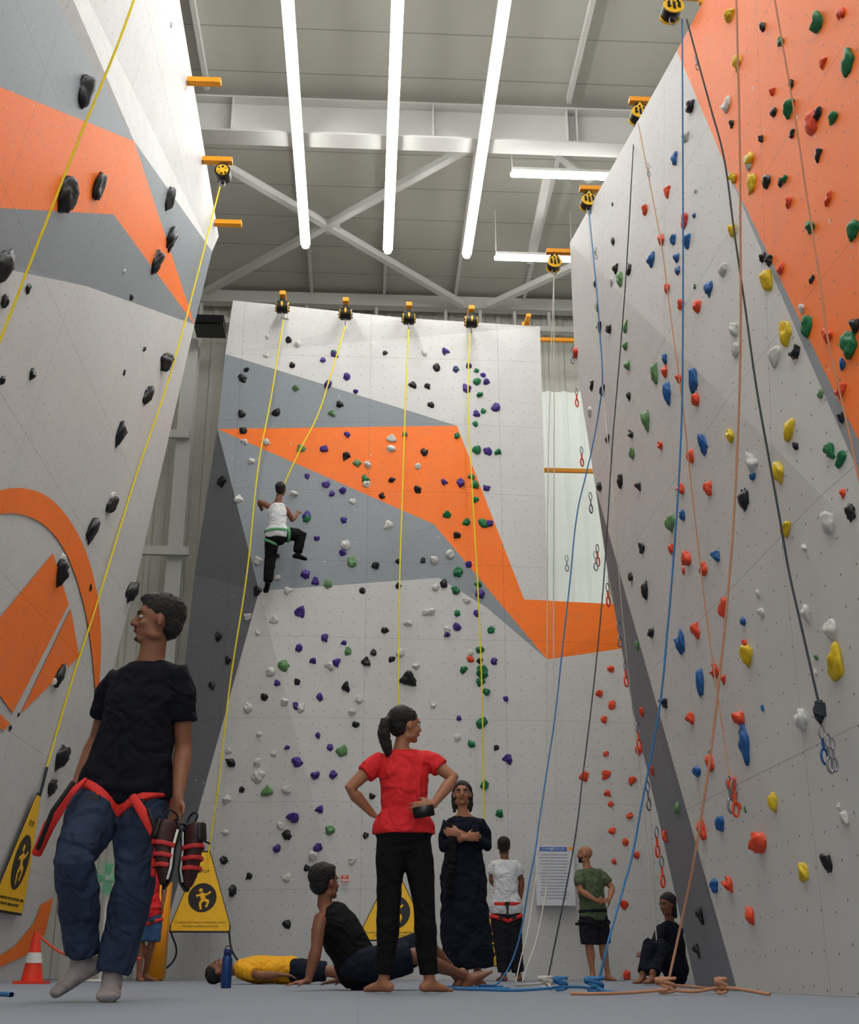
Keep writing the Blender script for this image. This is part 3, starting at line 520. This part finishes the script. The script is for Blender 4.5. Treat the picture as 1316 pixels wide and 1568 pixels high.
def head(e,bm,c,fwd,upv,s,hair,vox,beard=False):
    f=V(fwd).normalized(); u=V(upv); u=(u-f*u.dot(f)).normalized(); r=f.cross(u); M=Matrix((r,f,u)).transposed()
    L=lambda x,y,z:c+(M@V((x,y,z)))*s
    E=lambda b,x,y,z,rx,ry,rz,sub=2:ell(b,L(x,y,z),(rx*s,ry*s,rz*s),M,sub)
    E(bm,0,-.01,.025,.074,.095,.09,3); E(bm,0,.02,-.035,.058,.062,.072,3); E(bm,0,.06,-.088,.026,.024,.02); E(bm,0,.07,.035,.05,.02,.022)
    for k in(-1,1):
        E(bm,.035*k,.06,-.025,.024,.022,.022); E(bm,.079*k,-.008,-.008,.009,.019,.031); E(bm,.043*k,.005,-.072,.024,.04,.025)
    loft(bm,[L(0,.085,.018),L(0,.097,-.008),L(0,.106,-.024)],[.009*s,.011*s,.013*s],r); E(bm,.013,.092,-.028,.009,.01,.008); E(bm,-.013,.092,-.028,.009,.01,.008)
    E(bm,0,.079,-.053,.022,.014,.014)
    b2=bmesh.new(); E(b2,0,.0895,-.049,.021,.006,.0045); E(b2,0,.0885,-.057,.018,.0065,.0055); fromb('lips',b2,e,[M_lip])
    b2=bmesh.new(); b3=bmesh.new(); b4=bmesh.new()
    for k in(-1,1):
        E(b2,.031*k,.0755,.006,.0135,.0125,.0075); E(b3,.031*k,.0852,.006,.0062,.004,.0062); loft(b4,[L(.016*k,.091,.024),L(.032*k,.09,.029),L(.05*k,.078,.024)],[.0035*s]*3,u,seg=6)
        loft(b4,[L(.018*k,.086,.012),L(.031*k,.089,.0142),L(.045*k,.082,.011)],[.0022*s]*3,u,seg=6)
    fromb('eyes',b2,e,[M_eye]); fromb('irises',b3,e,[M_iris]); fromb('eyebrows',b4,e,[hairm])
    if hair!='bald':
        b=bmesh.new(); E(b,0,-.03,.047,.084,.1,.086,3); E(b,0,-.06,-.005,.072,.06,.07)
        if hair=='thick': E(b,0,.025,.098,.06,.062,.032); E(b,0,-.028,.062,.086,.1,.082,3)
        if hair in('pony','long'): E(b,0,-.012,.058,.081,.088,.07)
        if hair=='pony': loft(b,[L(0,-.1,.03),L(0,-.15,.02),L(0,-.165,-.06),L(0,-.14,-.15),L(0,-.12,-.22)],[.026*s,.034*s,.042*s,.034*s,.012*s],r); E(b,0,-.12,.03,.035,.035,.035)
        if hair=='long':
            for k in(-1,1): loft(b,[L(.066*k,-.02,.06),L(.08*k,-.025,-.0),L(.077*k,-.03,-.08),L(.07*k,-.035,-.14)],[.02*s,.018*s,.02*s,.015*s],f)
            E(b,0,-.06,-.06,.07,.05,.09)
        blob('hair',b,e,hairm,max(.006,vox*.7),3,.014,TH)
    if hair=='bald' or beard:
        b=bmesh.new()
        if hair=='bald': E(b,0,.022,-.055,.06,.068,.055,3); E(b,0,.064,-.088,.03,.026,.026)
        else: loft(b,[L(-.022,.084,-.043),L(0,.0925,-.04),L(.022,.084,-.043)],[.0045*s]*3,u,seg=6); E(b,0,.073,-.092,.018,.016,.012)
        blob('beard',b,e,hairm,max(.005,vox*.5),1,.003,TH)
    return L
def person(name,J,c):
    e=empty(name); s=c.get('s',1); vox=c.get('vox',.012); sk=c.get('skin',skin); g=c.get('girth',1); ag=c.get('arm',g); nr=c.get('neckr',.054)
    for k in J: J[k]=V(J[k])
    sm=lerp(J['sl'],J['sr'],.5); hm=lerp(J['hl'],J['hr'],.5); up=(sm-hm).normalized(); side=(J['sr']-J['sl']).normalized(); hs=(J['hr']-J['hl']).normalized()
    hw=(J['sr']-J['sl']).length/2; kx=hw/.185
    bm=bmesh.new(); hu=V(c.get('hup',(0,0,1)))
    def tor(bm_,ex,t0=-.13,t1=1.02,ends=(True,True),loosew=0):
        prof=[(-.13,.13,.09),(0,.158,.108),(.14,.15,.102),(.32,.135*c.get('waist',1),.094),(.6,.155,.108),(.8,.165,.1),(.93,.15,.082),(1.02,.105,.066)]
        pr=[q for q in prof if t0<=q[0]<=t1]
        loft(bm_,[lerp(hm,sm,q[0]) for q in pr],[((q[1]*kx*g if q[0]>.3 else q[1]*s*g*c.get('hipw',1))+ex+(loosew if q[0]<.5 else 0),q[2]*s*g+ex+(loosew*.5 if q[0]<.5 else 0)) for q in pr],lerp(hs,side,.5),*ends,seg=22)
    tor(bm,-.006)
    nb=lerp(sm,J['neck'],.75)
    loft(bm,[sm-up*.02,J['neck'],lerp(J['neck'],J['head'],.6)],[(.075*s,.06*s),nr*s,(nr-.003)*s],side)
    for x in 'lr':
        sx,ex_,wx=J['s'+x],J['e'+x],J['w'+x]
        loft(bm,[nb,lerp(sm,sx,.7)-up*.005],[.042*s,.038*s],up)
        loft(bm,[lerp(sm,sx,.55)-up*.015,lerp(sm,sx,.95)-up*.01,lerp(sx,ex_,.45),ex_,lerp(ex_,wx,.28),lerp(ex_,wx,.7),wx],[(.045*s),.043*s*ag,.043*s*ag,.036*s*ag,.04*s*ag,.03*s*ag,.024*s],side,seg=12)
        hx,kx_,ax=J['h'+x],J['k'+x],J['a'+x]
        back=-(V(J['t'+x]))
        loft(bm,[hx,lerp(hx,kx_,.4),lerp(hx,kx_,.85),kx_,lerp(kx_,ax,.3)+back*.012,lerp(kx_,ax,.7),ax],[.07*s*g,.072*s*g,.055*s*g,.05*s*g,.052*s*g,.038*s,.033*s],hs,seg=14)
        if not c.get('shoes'): foot(bm,ax,J['t'+x],J.get('u'+x,V((0,0,1))),s,c.get('toes',True))
        dd=J.get('d'+x,(wx-ex_)); hand(bm,wx,V(dd),J.get('n'+x,-side if x=='r' else side),J.get('th'+x,V((0,-1,0))),c.get('curl'+x,c.get('curl',.35)),s)
    L=head(e,bm,J['head'],J['hf'],hu,s*c.get('hs',1),c.get('hair','short'),vox,c.get('beard',False))
    blob('body',bm,e,sk,vox,3)
    b=bmesh.new(); ex=c.get('ex',.016)
    t0=c.get('hem',-.13); tor(b,ex,t0,.96,(False,True),loosew=c.get('loosew',.012))
    if c.get('sleeve',.6)>0:
        fsl=c.get('sleeve',.6)
        for x in 'lr':
            sx,ex_,wx=J['s'+x],J['e'+x],J['w'+x]; si=lerp(sm,sx,.35)-up*.02; s0=lerp(sm,sx,.95)-up*.01
            loft(b,[lerp(sm,nb,.55),lerp(sm,sx,.75)-up*.002],[.052*s,.05*s],up)
            if fsl<=1: loft(b,[si,s0,lerp(sx,ex_,.25),lerp(sx,ex_,fsl)],[.066*s,.064*s*ag,.064*s*ag,.062*s*ag],side,True,False)
            else: loft(b,[si,s0,lerp(sx,ex_,.5),ex_,lerp(ex_,wx,fsl-1)],[.062*s,.064*s,.06*s,.054*s,.043*s],side,True,False)
    else:
        for x in 'lr': loft(b,[lerp(sm,J['s'+x],.25)-up*.1,lerp(sm,J['s'+x],.5)+up*.01,lerp(sm,J['s'+x],.45)+up*.03],[.07*s,.05*s,.035*s],side)
    blob('shirt',b,e,c['shirt'],vox,3,c.get('fold',.016))
    b=bmesh.new()
    tor(b,.012,-.13,.15,(True,False)); pl=c.get('pleg',1.93)
    for x in 'lr':
        hx,kx_,ax=J['h'+x],J['k'+x],J['a'+x]; k=c.get('loose',.018); back=-(V(J['t'+x]))
        pts=[lerp(hx,hm,.15)+up*.02,lerp(hx,kx_,.4)]; rr=[.1*s*g,.08*s*g+k]
        if pl<=1: pts+=[lerp(hx,kx_,pl)]; rr+=[.07*s+k*1.3]
        else: pts+=[lerp(hx,kx_,.85),kx_,lerp(kx_,ax,.3)+back*.01,lerp(kx_,ax,pl-1)]; rr+=[.06*s*g+k,.056*s*g+k,.056*s*g+k,.04*s+k*1.25]
        loft(b,pts,rr,hs,True,False,seg=16)
    blob('trousers',b,e,c['pants'],vox,3,c.get('pfold',c.get('fold',.016)))
    if c.get('shoes'):
        b=bmesh.new()
        for x in 'lr': foot(b,J['a'+x],J['t'+x],J.get('u'+x,V((0,0,1))),s,False,.006)
        blob('shoes',b,e,c['shoes'],vox,3)
    if c.get('harness'):
        hmat=c['harness']; b=bmesh.new(); k_=c.get('loose',.018); lt=c.get('loopt',.3); lst=[]
        if c.get('belt',True): lst.append((lerp(hm,sm,.1),up,.158*s*g+.035,.108*s*g+.035,.045,hs))
        for x in 'lr':
            lst.append((lerp(J['h'+x],J['k'+x],lt),(J['h'+x]-J['k'+x]).normalized()+side*(c.get('tilt',.35) if x=='l' else -c.get('tilt',.35)),.084*s*g+k_+.014,.084*s*g+k_+.014,.042,hs))
        for (pc,axv,rx,ry,w,sd) in lst:
            a_=axv.normalized(); loft(b,[pc-a_*w/2,pc+a_*w/2],[(rx,ry)]*2,sd,False,False,24)
        blob('harness',b,e,hmat,max(.008,vox*.8),1)
        b=bmesh.new(); fr=V(c.get('front',(0,-1,0)))
        for x in 'lr': pc=lerp(J['h'+x],J['k'+x],lt-.02)+fr*(.084*s*g+k_+.018); box(b,pc,(.055,.02,.035))
        if c.get('belt',True): pc=lerp(hm,sm,.1)+fr*.16; box(b,pc,(.06,.02,.04)); loft(b,[pc+V((0,0,.02)),pc+fr*.01-V((0,0,.14))],[(.012,.006)]*2,side)
        fromb('harness_buckles',b,e,[M_blk],False)
    return e,L
def pose(D):
    return (lambda a,b,dy=0:P(a,b,D+dy)),(lambda a,dy=0,z=.085:G(a,D+dy,z))
FB=dict(folds=.6)
navy=mat('cotton_navy',(14,16,25),.9,0,.2,60,.2,0,.2,**FB); denim=mat('denim',(44,56,78),.9,0,.55,7,.3,0,.2,**FB); red=mat('jersey_red',(214,32,38),.8,0,.06,60,.1,**FB)
blackc=mat('cotton_black',(12,12,15),.9,0,.2,60,.2,0,.2,**FB); legg=mat('leggings_black',(14,14,17),.9,0,.2,60,.1,0,.2,folds=.4); kurta=mat('kurta_navy',(18,22,36),.9,0,.3,90,.2,0,.2,**FB); whitec=mat('cotton_white',(205,208,212),.85,0,.06,40,.2,**FB)
greenc=mat('cotton_olive_green',(80,95,66),.85,0,.15,60,.2,**FB); yelc=mat('cotton_yellow',(232,168,24),.85,0,.1,40,.2,**FB); bluesh=mat('shorts_navy',(22,27,42),.9,0,.3,30,.2,0,.2,**FB); patt=mat('shorts_patterned',(50,80,120),.85,0,.8,40,.2); harn=mat('webbing_red',(210,42,36),.7,0,.1,120,.2); sock=mat('sock_grey',(146,136,136),.9,0,.2,40,.4,folds=.4); charc=mat('trousers_charcoal',(30,30,36),.9,0,.2,60,.2,0,.2,**FB)
# --- man in jeans, foreground
p,g=pose(5.6)
J=dict(head=p(240,953),hf=(-1,-.28,.08),neck=p(233,1003,.02),sl=p(177,1040,.06),sr=p(276,1034,-.02),el=p(150,1130,.2),er=p(281,1145,.03),wl=p(118,1200,.12),wr=p(273,1222,-.12),
 hl=p(160,1212,.02),hr=p(222,1212,0),kl=p(113,1318,-.2),kr=p(207,1350,-.06),al=p(125,1468,.0),ar=g(172,0,.09),tl=(-.75,-.45,-.5),tr=(.1,-1,0),ul=(-.4,-.2,.8),dr=(0,-.1,-1),dl=(-.3,-.3,-1),nr=(-.5,-.6,0),thr=(-.4,-1,0),thl=(.3,-1,0))
man,_=person('man',J,dict(s=1.03,vox=.0075,hair='thick',beard=True,shirt=navy,pants=denim,harness=harn,belt=False,loopt=.2,tilt=.55,sleeve=.64,hem=-.13,loose=.024,shoes=sock,curlr=.75,curl=.6,girth=1.08,arm=1.05,fold=.022,pfold=.03,front=(0,-1,0),waist=1.15,ex=.02,loosew=.022,neckr=.06))
bm=bmesh.new(); loft(bm,L3([(130,1195,5.45),(105,1218,5.4),(75,1265,5.42),(56,1308,5.45)]),[(.016,.01),(.024,.01),(.026,.01),(.022,.01)],(1,0,1)); fromb('harness_tail',bm,man,[harn])
bm=bmesh.new(); loft(bm,L3([(112,1198,5.36),(80,1243,5.36),(58,1300,5.4)]),[(.01,.006)]*3,(1,0,1)); loft(bm,L3([(228,1240,5.35),(240,1275,5.35),(252,1300,5.4)]),[(.01,.006)]*3,(1,0,1)); fromb('straps_black',bm,man,[M_blk])
bm=bmesh.new(); loft(bm,L3([(203,1220,5.42),(222,1250,5.36),(240,1285,5.38),(250,1318,5.42)]),[(.018,.008),(.022,.008),(.018,.008),(.012,.006)],(1,0,1)); loft(bm,L3([(245,1290,5.42),(238,1320,5.42),(235,1340,5.42)]),[(.02,.008),(.018,.008),(.012,.008)],(1,0,0)); fromb('gear_loop',bm,man,[harn])
shm=mat('shoe_black_red',(52,16,18),.6,0,.7,14); shr=mat('shoe_red',(176,34,34),.6)
def climbing_shoe(c,d,u,s=1):
    e=empty('climbing_shoe'); d=V(d).normalized(); u=V(u); u=(u-d*u.dot(d)).normalized(); sd=d.cross(u); f=lambda x,z,l=0:c+d*(x*s)+u*(z*s)+sd*(l*s)
    b=bmesh.new(); loft(b,[f(-.11,.03),f(-.08,.035),f(-.03,.025),f(.03,.008),f(.08,-.008),(f(.115,-.02))],[(.03*s,.045*s),(.033*s,.05*s),(.036*s,.042*s),(.041*s,.032*s),(.038*s,.022*s),(.024*s,.014*s)],sd); blob('upper',b,e,shm,.006,2)
    b=bmesh.new(); loft(b,[f(-.135,.0),f(-.1,-.022),f(-.03,-.018),f(.05,-.03),f(.11,-.038),f(.135,-.034)],[(.022*s,.009*s),(.032*s,.009*s),(.033*s,.008*s),(.046*s,.008*s),(.034*s,.008*s),(.016*s,.007*s)],sd); loft(b,[f(-.115,.085),f(-.05,.082)],[(.024*s,.01*s)]*2,sd); fromb('sole',b,e,[M_blk])
    b=bmesh.new()
    for x in (-.03,.015,.055): loft(b,[f(x,.0,-.045),f(x+.003,.045-x*.3,-.034),f(x+.005,.066-x*.5,0),f(x+.003,.045-x*.3,.034),f(x,.0,.045)],[(.01*s,.004*s)]*5,d)
    fromb('velcro_straps',b,e,[shr])
    b=bmesh.new(); loft(b,[f(-.1,.0,.034),f(-.02,.0,.04),f(.06,-.015,.044),f(.105,-.022,.03)],[(.006*s,.003*s)]*4,u); loft(b,[f(-.1,.0,-.034),f(-.02,.0,-.04),f(.06,-.015,-.044),f(.105,-.022,-.03)],[(.006*s,.003*s)]*4,u); fromb('side_trim',b,e,[M_wht])
    curve('pull_loop',[f(-.13,.04),f(-.17,.06),f(-.16,.0),f(-.13,.0)],.004,M_blk,e)
climbing_shoe(P(256,1308,5.38),(-.2,-.25,-1),(-.9,-.6,.1),1.0); climbing_shoe(P(291,1312,5.45),(.15,-.2,-1),(.8,-.7,.1),1.0)
curve('shoe_laces',L3([(276,1250,5.45),(262,1262,5.42),(258,1275,5.42),(278,1262,5.44),(292,1278,5.5),(322,1292,5.5)]),.005,M_blk,man)
# --- woman in red
p,g=pose(7.55)
J=dict(head=p(622,1112),hf=(.95,.45,.02),neck=p(614,1146),sl=p(582,1164),sr=p(656,1162),el=p(535,1208,-.03),er=p(695,1192,-.05),wl=p(570,1246,.05),wr=p(664,1232,-.17),
 hl=p(600,1278),hr=p(637,1278),kl=p(595,1392,-.02),kr=p(650,1392,-.02),al=g(589,0),ar=g(657,0),tl=(-.55,.6,0),tr=(.55,.55,0),dl=(.5,.35,-.3),dr=(-.9,-.1,-.2),nl=(.6,.1,.3),nr=(0,1,-.1),thl=(0,-.6,1),thr=(0,0,1))
wo,_=person('woman',J,dict(s=.95,vox=.008,hair='pony',skin=skin2,shirt=red,pants=legg,sleeve=.5,hem=-.0,loose=.012,waist=1.0,hipw=1.08,fold=.018,curl=.3,ex=.018,arm=1.05,pleg=1.95,neckr=.05))
bm=bmesh.new(); box(bm,p(649,1243,-.235),(.065,.012,.125),Matrix.Rotation(math.radians(80),3,'Y')); bmesh.ops.bevel(bm,geom=bm.edges[:],offset=.004,segments=2,affect='EDGES'); fromb('smartphone',bm,wo,[M_blk])
# --- woman in navy kurta
p,g=pose(10.3)
J=dict(head=p(708,1217),hf=(-.1,-1,.12),neck=p(709,1242),sl=p(684,1262),sr=p(738,1262),el=p(680,1297,.0),er=p(747,1295,.0),wl=p(712,1283,-.2),wr=p(706,1276,-.17),
 hl=p(695,1340),hr=p(727,1340),kl=p(703,1415),kr=p(727,1415),al=g(712,0),ar=g(732,.15),tl=(-.3,-1,0),tr=(.2,-1,0),dl=(1,.1,.1),dr=(-1,.1,.1),nl=(0,1,0),nr=(0,1,0),thl=(0,0,1),thr=(0,0,1))
wk,_=person('woman',J,dict(s=.93,vox=.0095,hair='long',skin=skin2,shirt=kurta,pants=kurta,sleeve=1.75,hem=-.13,loose=.02,pleg=1.8,curl=.3,fold=.02,neckr=.048))
bm=bmesh.new(); loft(bm,[p(711,1275),p(711,1300),p(710,1345),p(711,1400),p(716,1450),p(718,1482)],[(.15,.11),(.15,.115),(.18,.14),(.19,.15),(.2,.16),(.2,.16)],(1,0,0),True,False,24); blob('long_kurta',bm,wk,kurta,.011,2,.05)
bm=bmesh.new(); loft(bm,[p(690,1262,-.1),p(694,1300,-.2),p(690,1350,-.2),p(688,1370,-.2)],[(.03,.012)]*4,(1,0,0)); fromb('dupatta_strap',bm,wk,[blackc])
# --- man in white
p,g=pose(15.9)
J=dict(head=p(772,1297),hf=(.15,1,0),neck=p(773,1314),sl=p(756,1324),sr=p(791,1324),el=p(753,1348,.05),er=p(799,1350,.05),wl=p(760,1358,.22),wr=p(797,1378,.1),
 hl=p(765,1392),hr=p(785,1392),kl=p(768,1444),kr=p(788,1444),al=g(772,0),ar=g(794,0),tl=(-.4,.9,0),tr=(.3,.9,0),nl=(0,-1,0),nr=(-1,0,0),dl=(1,.2,0))
person('man',J,dict(s=.98,vox=.012,hair='short',shirt=whitec,pants=charc,sleeve=.6,harness=harn,loose=.03,front=(0,-1,0),fold=.02,girth=1.1,loosew=.03))
# --- man in olive green
p,g=pose(17)
J=dict(head=p(896,1309),hf=(-1,.35,.05),neck=p(899,1326),sl=p(887,1338,-.12),sr=p(918,1337,.12),el=p(889,1364,-.2),er=p(938,1360,.05),wl=p(914,1380,-.28),wr=p(934,1377,-.14),
 hl=p(900,1402,-.06),hr=p(918,1402,.06),kl=p(903,1450,-.05),kr=p(924,1450,.05),al=g(908,-.05),ar=g(931,.05),tl=(-.5,-.85,0),tr=(.4,-.85,0),dl=(1,.1,0),dr=(-.3,-.3,-1),nl=(0,-1,0),nr=(-1,0,0))
person('man',J,dict(s=1,vox=.012,hair='bald',skin=skin2,shirt=greenc,pants=charc,sleeve=.7,harness=charc,pleg=.92,loose=.03,girth=1.15,front=(-1,0,0),fold=.02,loosew=.02))
# --- seated man leaning back
p,g=pose(8.8)
J=dict(head=p(499,1353),hf=(.75,.65,.1),neck=p(497,1384),sl=p(489,1404,-.14),sr=p(528,1400,.2),el=p(485,1452,-.18),er=p(528,1450,.45),wl=G(472,8.6,.06),wr=G(520,9.4,.06),
 hl=G(545,8.72,.13),hr=G(560,9.0,.13),kl=G(638,8.75,.22),kr=G(655,9.05,.3),al=G(712,9.2,.085),ar=G(700,9.5,.085),tl=(.8,.1,.5),tr=(.8,.2,.5),ul=(-.5,0,.8),ur=(-.5,0,.8),dl=(-.9,-.2,-.12),dr=(-.6,.4,-.1),nl=(0,0,-1),nr=(0,0,-1),thl=(0,-1,0),thr=(0,1,0))
person('man',J,dict(s=1,vox=.009,hair='thick',shirt=blackc,pants=bluesh,sleeve=0,pleg=.9,loose=.026,curl=.1,fold=.02,hup=(-.1,0,1),hem=-.13,girth=1.12,arm=1.1,loosew=.03))
# --- man lying down
J=dict(head=G(334,13,.13),hf=(-.1,-.15,1),neck=G(352,13,.13),sl=G(369,12.8,.14),sr=G(369,13.2,.14),el=G(398,12.66,.08),er=G(398,13.35,.08),wl=G(432,12.72,.09),wr=G(432,13.3,.09),
 hl=G(446,12.9,.13),hr=G(446,13.1,.13),kl=G(505,12.85,.12),kr=G(505,13.15,.12),al=G(565,12.85,.08),ar=G(565,13.15,.08),tl=(.2,-.2,1),tr=(.2,.2,1),ul=(-1,0,0),ur=(-1,0,0),dl=(1,0,-.1),dr=(1,0,-.1),nl=(0,0,-1),nr=(0,0,-1),thl=(0,1,0),thr=(0,-1,0))
person('man',J,dict(s=.98,vox=.011,hair='short',shirt=yelc,pants=bluesh,sleeve=.7,loose=.02,hup=(-1,0,0),pleg=.9,fold=.02,girth=1.1))
# --- partly hidden person behind
p,g=pose(16)
J=dict(head=p(228,1300),hf=(.2,1,0),neck=p(228,1318),sl=p(210,1330),sr=p(246,1330),el=p(205,1358),er=p(252,1358),wl=p(208,1382,-.05),wr=p(250,1382,-.05),
 hl=p(218,1398),hr=p(237,1398),kl=p(216,1447),kr=p(232,1447),al=g(213,0),ar=g(222,.2),tl=(.4,-.9,0),tr=(.9,-.3,0))
person('man',J,dict(s=.95,vox=.014,hair='short',shirt=red,pants=patt,pleg=.9,loose=.03,harness=harn))
# --- person seated at the right
J=dict(head=G(1022,12.6,.74),hf=(-.7,-.5,-.1),neck=G(1026,12.65,.6),sl=G(1012,12.5,.52),sr=G(1040,12.75,.52),el=G(1004,12.35,.33),er=G(1030,12.6,.3),wl=G(992,12.3,.3),wr=G(1003,12.5,.28),
 hl=G(1030,12.6,.12),hr=G(1042,12.8,.12),kl=G(996,12.2,.36),kr=G(1012,12.35,.36),al=G(985,12.1,.085),ar=G(1000,12.0,.085),tl=(-.6,-.7,0),tr=(-.6,-.7,0))
person('woman',J,dict(s=.9,vox=.012,hair='long',skin=skin,shirt=kurta,pants=kurta,sleeve=1.6,loose=.02))
# --- climber
p,g=pose(17.85)
J=dict(head=p(430,750,0),hf=(.1,.9,.35),neck=p(427,764,.0),sl=p(412,775,.05),sr=p(438,778,0),el=p(397,768,.12),er=p(448,797,.12),wl=p(401,781,.3),wr=p(456,786,.3),
 hl=p(417,820,.02),hr=p(432,819,.0),kl=p(414,856,.1),kr=p(462,818,.12),al=p(410,893,.1),ar=p(456,848,.12),tl=(-.25,.8,-.3),tr=(.9,.2,-.1),dl=(0,.5,1),dr=(.3,.6,.5),nl=(0,1,0),nr=(0,1,0))
cl,_=person('rock_climber',J,dict(s=.97,vox=.013,hair='short',shirt=whitec,pants=blackc,sleeve=0,loose=.025,shoes=blackc,harness=mat('harness_green',(90,150,110),.7),front=(0,1,0),curl=.7,fold=.02,girth=1.1))
# ------------------------------------------------------------------ world
w=bpy.data.worlds.new('world'); scene.world=w; w.use_nodes=True; bg=w.node_tree.nodes['Background']; bg.inputs[0].default_value=(1,.995,.98,1); bg.inputs[1].default_value=1.1
